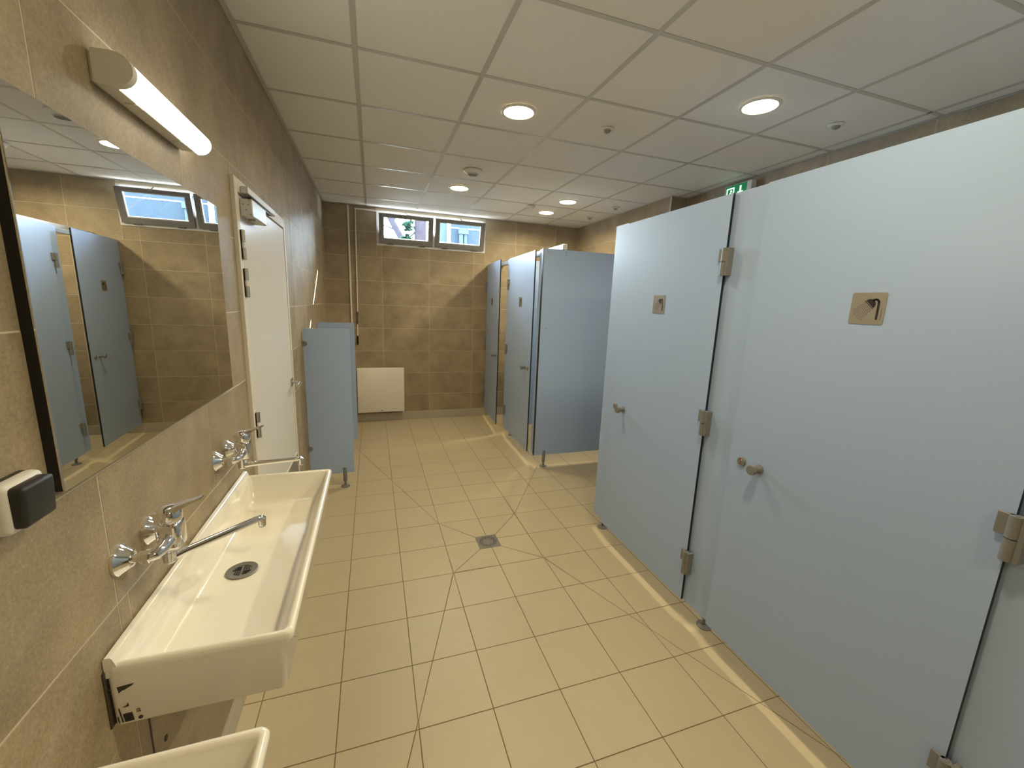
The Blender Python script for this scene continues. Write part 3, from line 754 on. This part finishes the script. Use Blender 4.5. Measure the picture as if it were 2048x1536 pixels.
def hinge_bm(yh, z, side, xf):
    """flag hinge at y = yh; side = +1: door lies at larger y"""
    bm = B(); s = side; h = 0.060
    xo = xf-0.017
    def ybox(a, b, x0, x1, z0, z1, bev=0.001):
        y0, y1 = sorted((yh+s*a, yh+s*b)); box(bm, x0, x1, y0, y1, z0, z1, bev, 1)
    ybox(0.0, 0.034, xf-0.011, xf+0.001, z+0.002, z+h)              # leaf on the door
    ybox(-0.024, -0.012, xf-0.016, xf+0.017, z-h, z+h)              # leaf on the stile
    cyl(bm, (xf-0.010, yh, z+0.0015), (xf-0.010, yh, z+h), 0.0135, seg=18); cyl(bm, (xf-0.010, yh, z-h), (xf-0.010, yh, z-0.0015), 0.0135, seg=18)
    ybox(-0.014, 0.0, xf-0.010, xf+0.010, z-h, z-0.002)
    cyl(bm, (xf-0.010, yh, z-h-0.001), (xf-0.010, yh, z+h+0.001), 0.006, seg=10)
    return bm
def shower_sign(bm_unused=None):
    """10 x 10 cm plate with shower pictogram; local u right, v up, faces w"""
    bm = B(); f3 = lambda u, v, w: (-w, -u, v)     # u to the right as seen from -x looking +x
    pts = []
    for (cx, cz, a0) in ((0.043, -0.043, -PI/2), (0.043, 0.043, 0), (-0.043, 0.043, PI/2), (-0.043, -0.043, PI)):
        for k in range(5): a = a0+PI/2*k/4; pts.append((cx+0.007*math.cos(a), cz+0.007*math.sin(a)))
    prism(bm, pts, f3, 0.0, 0.0015, 0, 0)
    e0, e1 = 0.0012, 0.0019
    # riser and bend
    pth = [(0.030, -0.034), (0.030, 0.018)]+[(0.020+0.010*math.cos(a), 0.018+0.010*math.sin(a)) for a in [PI*k/8 for k in range(1, 7)]]
    w_ = 0.0032
    for (a, b) in zip(pth, pth[1:]):
        d_ = Vector((b[0]-a[0], b[1]-a[1])); n_ = Vector((-d_.y, d_.x)).normalized()*w_; ex = d_.normalized()*0.0008
        prism(bm, [(a[0]-n_.x-ex.x, a[1]-n_.y-ex.y), (b[0]-n_.x+ex.x, b[1]-n_.y+ex.y), (b[0]+n_.x+ex.x, b[1]+n_.y+ex.y), (a[0]+n_.x-ex.x, a[1]+n_.y-ex.y)], f3, e0, e1, 1)
    # half-round head facing down-left
    hc = Vector((0.005, 0.013)); ang = math.radians(45)
    ax = Vector((math.cos(-ang), math.sin(-ang))); nx = Vector((math.cos(PI/2-ang), math.sin(PI/2-ang)))
    hd = [hc + ax*(0.0165*math.cos(PI*k/12)) + nx*(0.0165*math.sin(PI*k/12)) for k in range(13)]
    prism(bm, [(p.x, p.y) for p in hd], f3, e0, e1, 1)
    fp = [hc - nx*0.0018 + ax*0.0175, hc - nx*0.0040 + ax*0.0175, hc - nx*0.0040 - ax*0.0175, hc - nx*0.0018 - ax*0.0175]
    prism(bm, [(p.x, p.y) for p in fp], f3, e0, e1, 1)
    for r in range(9):
        for c in range(7):
            p = hc - nx*(0.0085+r*0.0052) + ax*((c-3)*(0.0050+0.0002*r) + (0.0025 if r % 2 else 0))
            if abs(p.x) > 0.043 or abs(p.y) > 0.043: continue
            s_ = 0.0010
            prism(bm, [(p.x-s_, p.y-s_), (p.x+s_, p.y-s_), (p.x+s_, p.y+s_), (p.x-s_, p.y+s_)], f3, e0, e1, 1)
    prism(bm, [(0.0405, -0.036), (0.0412, -0.036), (0.0412, 0.0), (0.0405, 0.0)], f3, e0, e1, 1)
    return bm
def lock_parts(door, lx, ly, lz, ky):
    """lock rosette with indicator and the turning knob, in door-local coordinates"""
    bm = B(); lathe(bm, (lx, ly, lz), (-1, 0, 0), [(0, 0), (0.0200, 0), (0.0200, 0.006), (0.0180, 0.009), (0, 0.009)], 24, 0)
    cyl(bm, (lx-0.0088, ly, lz-0.001), (lx-0.0098, ly, lz-0.001), 0.0032, seg=12, mi=1)
    box(bm, lx-0.0096, lx-0.0088, ly-0.004, ly+0.006, lz+0.008, lz+0.0135, 0, 1, 1)
    cyl(bm, (lx-0.0088, ly-0.004, lz+0.0095), (lx-0.0099, ly-0.004, lz+0.0095), 0.0026, seg=10, mi=2)
    for k in range(4): box(bm, lx-0.0095, lx-0.0088, ly-0.007+k*0.0037, ly-0.0045+k*0.0037, lz-0.0105, lz-0.0085, 0, 1, 3)
    obj('lock_rosette', bm, ['hinge_grey', 'red', 'white_trim', 'print_dark'], door, True, 35)
    bm = B(); lathe(bm, (lx, ky, lz-0.002), (-1, 0, 0), [(0, 0), (0.0205, 0), (0.0205, 0.003), (0.0145, 0.006), (0.0135, 0.022), (0.0165, 0.030), (0.0205, 0.036), (0.0215, 0.042), (0.0195, 0.049), (0, 0.050)], 24)
    obj('knob', bm, 'hinge_grey', door, True, 30)
def door_leaf(parent, L, yh, side, width, ang, sign_off, xf=XD, hinges=(1.849, 1.100, 0.353)):
    """door hinged at y = yh; side=+1 when the leaf extends to larger y; ang opens it outwards"""
    bm = B(); w0, w1 = 0.0, side*width; y0, y1 = min(w0, w1), max(w0, w1)
    box(bm, 0, PT, y0, y1, PZ0, PZ1-0.002); finish(bm)
    for f in bm.faces:
        if abs(f.normal.y) > 0.9: f.material_index = 1
    dr = obj('door', bm, ['panel_blue', 'panel_edge'], parent)
    dr.location = (xf-L[0], yh-L[1], -L[2]); dr.rotation_euler = (0, 0, side*ang)
    sg = obj('sign', shower_sign(), ['sign_plate', 'sign_black'], dr); sg.location = (-0.0002, side*sign_off, 1.657)
    lock_parts(dr, -0.0002, side*(width-0.068), 0.994, side*(width-0.153))
    for z in hinges:
        hb = hinge_bm(0.0, z, side, 0.0); o = obj('hinge', hb, 'hinge_grey', dr, True, 35)
        o.location = (0, -side*0.006, 0)
        o.rotation_euler = (0, 0, -side*ang)
    return dr
# near run: doors hinged at their near side
SXF = XD+PT+0.003            # front face of the stiles behind the doors
def stile(parent, L, y0, y1, z0=PZ0, z1=PZ1, x=SXF): return panel('stile', parent, L, x, x+PT, y0, y1, z0, z1, 'x')
def cubicle(label, y_foot_far, loc_y, group):
    return thing('shower_cubicle', label, 'shower cubicle', (XD, loc_y, 0), group)
GN, GF = 'near row of shower cubicles', 'far pair of shower cubicles'
# cubicle 1 (closed, door y 1.525..2.355)
c1 = cubicle('closed light blue shower cubicle next to the passage, small slanted shower sign', 2.487, 1.98, GN); L = (XD, 1.98, 0)
stile(c1, L, 2.340, 2.478, z1=PZ1+0.008)
panel('side_panel', c1, L, SXF+PT+0.001, XR-0.01, 2.478-PT, 2.478, PZ0, PZ1, 'y')
foot(c1, L, 2.150, 2.4865-0.012)
door_leaf(c1, L, 1.527, +1, 0.826, 0.0, 0.425)
stile(c1, L, 1.344, 1.545)
panel('side_panel', c1, L, SXF+PT+0.001, XR-0.01, 1.452, 1.465, PZ0, PZ1, 'y')
foot(c1, L, 2.160, 1.4585)
bm = B(); box(bm, SXF+PT+0.002-XD, SXF+PT+0.042-XD, 1.34-1.98, 2.46-1.98, PZ1-0.045, PZ1-0.002, 0.002); obj('head_rail', bm, 'hinge_grey', c1)
# cubicle 2
c2 = cubicle('closed light blue shower cubicle nearest the viewer, large shower sign', 1.46, 0.93, GN); L = (XD, 0.93, 0)
door_leaf(c2, L, 0.495, +1, 0.858, 0.0, 0.421)
stile(c2, L, 0.332, 0.512)
panel('side_panel', c2, L, SXF+PT+0.001, XR-0.01, 0.430, 0.443, PZ0, PZ1, 'y')
foot(c2, L, 2.160, 0.4365)
bm = B(); box(bm, SXF+PT+0.002-XD, SXF+PT+0.042-XD, 0.35-0.93, 1.337-0.93, PZ1-0.045, PZ1+0.004, 0.002); obj('head_rail', bm, 'white_trim', c2)
# cubicle 3, mostly outside the frame
c3 = cubicle('light blue shower cubicle at the right edge, cut off by the photo', 0.43, -0.1, GN); L = (XD, -0.1, 0)
door_leaf(c3, L, -0.510, +1, 0.851, 0.0, 0.42)
stile(c3, L, -0.66, -0.495)
panel('side_panel', c3, L, SXF+PT+0.001, XR-0.01, -0.60, -0.587, PZ0, PZ1, 'y')
foot(c3, L, 2.160, -0.5935)
# far pair: doors hinged at their far side, both ajar
fA = cubicle('far blue shower cubicle with its side panel towards us, door slightly ajar', 3.69, 4.2, GF); L = (XD, 4.2, 0)
panel('side_panel', fA, L, 2.062, XR2-0.006, 3.690, 3.703, PZ0-0.004, PZ1+0.006, 'y')
stile(fA, L, 3.704, 3.790, z1=PZ1+0.004, x=2.064)
bm = B(); box(bm, 2.056-XD, 2.0635-XD, 3.690-4.2, 3.716-4.2, PZ0-0.004, PZ1+0.006); obj('corner_profile', bm, 'panel_edge', fA)
foot(fA, L, 2.172, 3.6965)
door_leaf(fA, L, 4.664, -1, 0.855, math.radians(1.6), 0.455, xf=2.047)
stile(fA, L, 4.645, 4.775, x=2.064)
panel('side_panel', fA, L, 2.080, XR2-0.006, 4.735, 4.748, PZ0, PZ1, 'y')
foot(fA, L, 2.172, 4.7415)
bm = B(); box(bm, 0.034, 0.074, 3.71-4.2, 4.73-4.2, PZ1-0.045, PZ1-0.004, 0.002); obj('head_rail', bm, 'hinge_grey', fA)
bm = B(); box(bm, 2.254-XD, 2.302-XD, 3.695-4.2, 5.715-4.2, PZ1+0.009, PZ1+0.060, 0.004); obj('top_rail', bm, 'white_trim', fA)
bm = B()
for (x, z) in ((2.105, 2.118), (2.288, 2.124), (2.288, 2.102), (2.115, 1.41), (2.112, 0.777), (2.098, 0.162), (2.79, 1.03)):
    cyl(bm, (x-XD, 3.6905-4.2, z), (x-XD, 3.6880-4.2, z), 0.0058, seg=10)
obj('screws', bm, 'plastic_grey', fA)['kind'] = 'stuff'
bm = B(); box(bm, 2.078-XD, 2.098-XD, 3.783-4.2, 3.805-4.2, 0.955, 1.025, 0.002); obj('keeper', bm, 'black', fA)
fB = cubicle('farthest blue shower cubicle against the far wall, door standing ajar', 5.7, 5.2, GF); L = (XD, 5.2, 0)
door_leaf(fB, L, 5.648, -1, 0.835, math.radians(4.6), 0.40, xf=2.047)
stile(fB, L, 5.632, 5.712, x=2.064)
bm = B(); box(bm, 0.030, 0.064, 4.777-5.2, 5.70-5.2, PZ1-0.048, PZ1-0.012, 0.002)
pts_ = [(4.777-5.2, 2.097), (4.777-5.2, 2.03), (4.784-5.2, 2.03), (4.83-5.2, 2.08), (4.83-5.2, 2.097)]
prism(bm, pts_, lambda u, v, w: (w, u, v), 0.040, 0.052)
obj('head_rail', bm, 'hinge_grey', fB)

# ------------------------------------------------------------------ ceiling fittings
def make_light(x, y, label, power=LAMP_W):
    t = thing('ceiling_light', label, 'ceiling light', (x, y, H), 'round recessed ceiling lights')
    bm = B(); lathe(bm, (0, 0, 0.0), (0, 0, -1), [(0.086, -0.001), (0.106, -0.001), (0.107, 0.003), (0.103, 0.007), (0.090, 0.0075), (0.086, 0.004), (0.086, -0.001)], 40); obj('rim', bm, 'plastic_white', t, True, 30)
    bm = B(); lathe(bm, (0, 0, 0.0), (0, 0, -1), [(0, 0), (0.0885, 0), (0.0885, 0.005), (0, 0.005)], 40); obj('diffuser', bm, 'disc_diffuser', t)
    la = bpy.data.lights.new('ceiling_light_source', 'AREA'); la.shape = 'DISK'; la.size = 0.174; la.spread = math.radians(164); la.energy = power; la.color = LAMP_COL
    lo = bpy.data.objects.new('ceiling_light_source', la); COL.objects.link(lo); lo.parent = t; lo.location = (0, 0, -0.0085)
    return t
GX = lambda k: CX0+0.6*(k+0.5)
GY = lambda k: CY0+0.6*(k+0.5)
make_light(GX(1), GY(1), 'round lit ceiling light over the corridor, nearest in view')
make_light(GX(3), GY(0), 'round lit ceiling light above the near shower cubicles', LAMP_W*1.2)
make_light(GX(1), GY(4), 'round lit ceiling light in front of the left window')
make_light(GX(3), GY(4), 'round lit ceiling light above the far cubicles, nearer of the two', LAMP_W*1.2)
make_light(GX(3), GY(5), 'round lit ceiling light above the far cubicles, next to the far wall', LAMP_W*1.2)
make_light(GX(1), GY(-2), 'round lit ceiling light above the viewer, out of view')
make_light(GX(3), GY(-2), 'round lit ceiling light above the nearest cubicle, out of view', LAMP_W*1.2)
make_light(GX(1), GY(-5), 'round lit ceiling light behind the viewer, out of view')

sm = thing('smoke_detector', 'large round white smoke detector on the ceiling near the windows', 'smoke detector', (GX(1), GY(3), H))
bm = B(); lathe(bm, (0, 0, 0), (0, 0, -1), [(0, -0.001), (0.080, -0.001), (0.083, 0.004), (0.082, 0.010), (0.066, 0.021), (0.050, 0.028), (0, 0.028)], 40); obj('base', bm, 'plastic_white', sm, True, 30)
bm = B(); lathe(bm, (0, 0, 0), (0, 0, -1), [(0, 0.027), (0.049, 0.027), (0.046, 0.033), (0.038, 0.036), (0, 0.037)], 30); obj('sensor_head', bm, 'ceiling_bar', sm, True, 30)
bm = B()
for k in range(7):
    yy = -0.0315+k*0.0105; hw = math.sqrt(max(0.0, 0.040**2-yy*yy)); box(bm, -hw, hw, yy-0.0022, yy+0.0022, -0.0385, -0.034)
obj('grille', bm, 'plastic_grey', sm)
s2_ = thing('smoke_detector', 'small white detector on a ceiling bar between the far lights', 'smoke detector', (CX0+0.6*3+0.005, CY0+0.6*5+0.06, H))
bm = B(); lathe(bm, (0, 0, 0), (0, 0, -1), [(0, 0.002), (0.050, 0.002), (0.052, 0.014), (0.046, 0.022), (0, 0.022)], 28); obj('base', bm, 'plastic_white', s2_, True, 30)
bm = B(); lathe(bm, (0, 0, 0), (0, 0, -1), [(0, 0.021), (0.036, 0.021), (0.032, 0.040), (0, 0.042)], 24); obj('sensor_head', bm, 'plastic_white', s2_, True, 30)
def sensor(x, y, label, white=True):
    t = thing('motion_sensor', label, 'sensor', (x, y, H), 'small round ceiling motion sensors')
    bm = B(); lathe(bm, (0, 0, 0), (0, 0, -1), [(0, 0.0), (0.042, 0.0), (0.041, 0.004), (0.030, 0.008), (0.024, 0.008), (0, 0.008)], 28); obj('ring', bm, 'plastic_white', t, True, 30)
    bm = B(); lathe(bm, (0, 0, 0), (0, 0, -1), [(0, 0.007), (0.024, 0.007), (0.020, 0.018), (0.010, 0.024), (0, 0.025)], 20); obj('lens', bm, 'plastic_grey', t, True, 60)
    return t
sensor(GX(2), GY(1), 'small round motion sensor on the ceiling over the corridor')
sensor(GX(4), GY(0), 'small round motion sensor on the ceiling above the near cubicles')
sensor(GX(4), GY(4), 'small round motion sensor above the far cubicles, nearer of the two')
sensor(GX(4), GY(5), 'small round motion sensor above the far cubicles, next to the far wall')

ex = thing('exit_sign', 'lit green exit sign with running figure and down arrow', 'exit sign', (XR-0.035, 3.0, 2.56)); L = Vector((XR, 3.0, 2.56)); ex.location = L
y0, y1 = 2.872, 3.150
obj('housing', loc_bm(lambda b: box(b, XR-0.055, XR-0.002, y0, y1, 2.575, 2.722, 0.004), L), 'plastic_white', ex)
f3e = lambda u, v, w: (XR-0.055-w, y1-u, v)
obj('green_face', loc_bm(lambda b: prism(b, [(0.008, 2.580), (0.232, 2.580), (0.232, 2.717), (0.008, 2.717)], f3e, 0, 0.0012), L), 'exit_green', ex)
def fn(b):
    def pl(poly): prism(b, poly, f3e, 0.0010, 0.0020)
    # down arrow
    pl([(0.160, 2.700), (0.178, 2.700), (0.178, 2.640), (0.160, 2.640)]); pl([(0.140, 2.655), (0.169, 2.605), (0.198, 2.655), (0.184, 2.655), (0.169, 2.640), (0.154, 2.655)])
    # doorway and figure
    pl([(0.022, 2.590), (0.034, 2.590), (0.034, 2.700), (0.022, 2.700)]); pl([(0.034, 2.690), (0.105, 2.690), (0.105, 2.700), (0.034, 2.700)]); pl([(0.093, 2.590), (0.105, 2.590), (0.105, 2.690), (0.093, 2.690)])
    c = (0.072, 2.672); pl([(c[0]+0.010*math.cos(2*PI*k/14), c[1]+0.010*math.sin(2*PI*k/14)) for k in range(14)])
    pl([(0.058, 2.660), (0.078, 2.655), (0.072, 2.620), (0.052, 2.624)]); pl([(0.074, 2.656), (0.090, 2.640), (0.086, 2.635), (0.070, 2.648)]); pl([(0.058, 2.659), (0.042, 2.640), (0.046, 2.636), (0.060, 2.650)])
    pl([(0.064, 2.625), (0.073, 2.622), (0.085, 2.596), (0.077, 2.592)]); pl([(0.052, 2.626), (0.062, 2.624), (0.050, 2.600), (0.038, 2.592)])
obj('pictogram', loc_bm(fn, L), 'exit_white', ex)

# ------------------------------------------------------------------ floor drain
fd = thing('floor_drain', 'square steel floor drain with a ring of holes', 'floor drain', ((DR[0]+DR[1])/2, (DR[2]+DR[3])/2, 0.0))
bm = B(); box(bm, -0.075, 0.075, -0.0745, 0.0745, -0.004, 0.0016, 0.0008, 1); obj('plate', bm, 'drain_steel', fd)
bm = B()
for r, n in ((0.056, 24), (0.043, 18)):
    for k in range(n):
        a = 2*PI*k/n; cyl(bm, (r*math.cos(a), r*math.sin(a), 0.0010), (r*math.cos(a), r*math.sin(a), 0.0019), 0.0048, seg=8)
obj('holes', bm, 'black', fd)
bm = B(); cyl(bm, (-0.003, -0.002, 0.001), (-0.003, -0.002, 0.0028), 0.004, seg=10); obj('screw', bm, 'white_trim', fd)

# ------------------------------------------------------------------ outside
bm = B(); box(bm, -14, 18, YF+0.16, 40, 0.1, 0.30)
tag(obj('ground_outside', bm, 'outdoor_ground'), 'strip of open ground outside the windows', 'ground', kind='structure')
bm = B(); box(bm, -1.5, 5.0, YF+0.1105, YF+0.542, 2.80, 2.92, 0.004)  # added unseen slab, its depth set to let in only a thin sun strip
tag(obj('added_sun_blocker', bm, 'plaster'), 'unseen slab added outside above the windows to block the sun', 'sun blocker', kind='structure')
bd = thing('building_outside', 'blue-grey neighbouring building seen through the right window', 'building', (2.0, 8.5, 0.3)); L = bd.location.copy()
obj('wall', loc_bm(lambda b: box(b, 2.03, 4.36, 8.5, 11.5, 0.3, 3.18), L), 'shed_blue', bd)
obj('corner_trim', loc_bm(lambda b: box(b, 1.985, 2.035, 8.47, 8.6, 0.3, 3.18, 0.004), L), 'window_white', bd)
obj('side_wing', loc_bm(lambda b: box(b, 1.70, 1.985, 8.62, 9.4, 0.3, 3.16), L), 'shed_pale', bd)
for k in range(4):
    obj('cladding_joint', loc_bm(lambda b: box(b, 2.04, 4.36, 8.494, 8.502, 0.9+k*0.72, 0.915+k*0.72), L), 'sash_grey', bd)
obj('rain_hopper', loc_bm(lambda b: box(b, 2.185, 2.37, 8.36, 8.5, 2.945, 3.055, 0.006), L), 'shed_pale', bd)
obj('downpipe', loc_bm(lambda b: (cyl(b, (2.235, 8.43, 2.95), (2.235, 8.43, 0.3), 0.04), cyl(b, (2.32, 8.43, 2.95), (2.32, 8.43, 0.3), 0.035)), L), 'shed_pale', bd, True)
def tree(name, label, pts, rad, branches, leaves, nleaf, seed):
    base = Vector(pts[0]); t = thing(name, label, 'tree', base, 'trees outside the windows'); random.seed(seed)
    bm = B(); tube(bm, [Vector(p)-base for p in pts], rad, 14)
    obj('trunk', bm, 'bark', t, True, 60)
    for br, rr in branches:
        bm = B(); tube(bm, [Vector(p)-base for p in br], rr, 8); obj('branch', bm, 'bark', t, True, 60)
    bm = B()
    for (c, r) in leaves:
        for k in range(nleaf):
            p = Vector(c)-base + Vector((random.gauss(0, 1), random.gauss(0, 1), random.gauss(0, 1)))*r*0.45
            n = Vector((random.gauss(0, 1), random.gauss(0, 1), random.gauss(0, 1))).normalized(); u, v, _ = frame_of(n); s = random.uniform(0.025, 0.05)
            q = [bm.verts.new(p+u*s*1.5), bm.verts.new(p+v*s*0.6), bm.verts.new(p-u*s*1.5), bm.verts.new(p-v*s*0.6)]
            bm.faces.new(q)
    fo = obj('foliage', bm, 'leaf', t); fo['kind'] = 'stuff'
    return t
def scale9(p, y):
    k = y/9.0; return tuple(CAM[i]+(Vector(p)[i]-CAM[i])*k for i in range(3))
Q = lambda pts, y: [scale9(p, y) for p in pts]
Y1, Y2 = 11.5, 7.4
tree('tree', 'leaning slim tree trunk with a side branch in left window', [(1.30, Y1, 0.3)]+Q([(1.26, 9.0, 1.9), (1.13, 9.0, 2.85), (0.93, 9.0, 3.20), (0.72, 9.05, 3.75), (0.45, 9.1, 5.2)], Y1), [0.13, 0.10, 0.082, 0.077, 0.07, 0.04],
     [(Q([(1.0, 9.0, 3.02), (0.92, 9.0, 3.035), (0.80, 8.98, 3.07), (0.55, 8.9, 3.16)], Y1), [0.025, 0.018, 0.014, 0.008]), (Q([(0.95, 9.0, 3.16), (1.08, 9.02, 3.30), (1.20, 9.1, 3.7)], Y1), [0.025, 0.018, 0.010])],
     [((0.2, Y1, 6.4), 0.7), ((0.8, Y1, 5.9), 0.5)], 200, 5)
tree('tree', 'thick upright tree trunk with leaves at the right of the left window', [(1.33, Y2, 0.3)]+Q([(1.505, 9.0, 2.8), (1.512, 9.0, 3.2), (1.5, 9.0, 4.6), (1.45, 9.0, 6.0)], Y2), [0.13, 0.100, 0.098, 0.08, 0.04],
     [(Q([(1.42, 9.0, 3.0), (1.30, 9.0, 2.9), (1.12, 9.0, 2.84)], Y2), [0.016, 0.012, 0.007])],
     [(scale9((1.27, 9.0, 3.10), Y2), 0.09), (scale9((1.22, 9.0, 2.86), Y2), 0.08), ((1.1, Y2, 5.2), 0.6)], 60, 9)
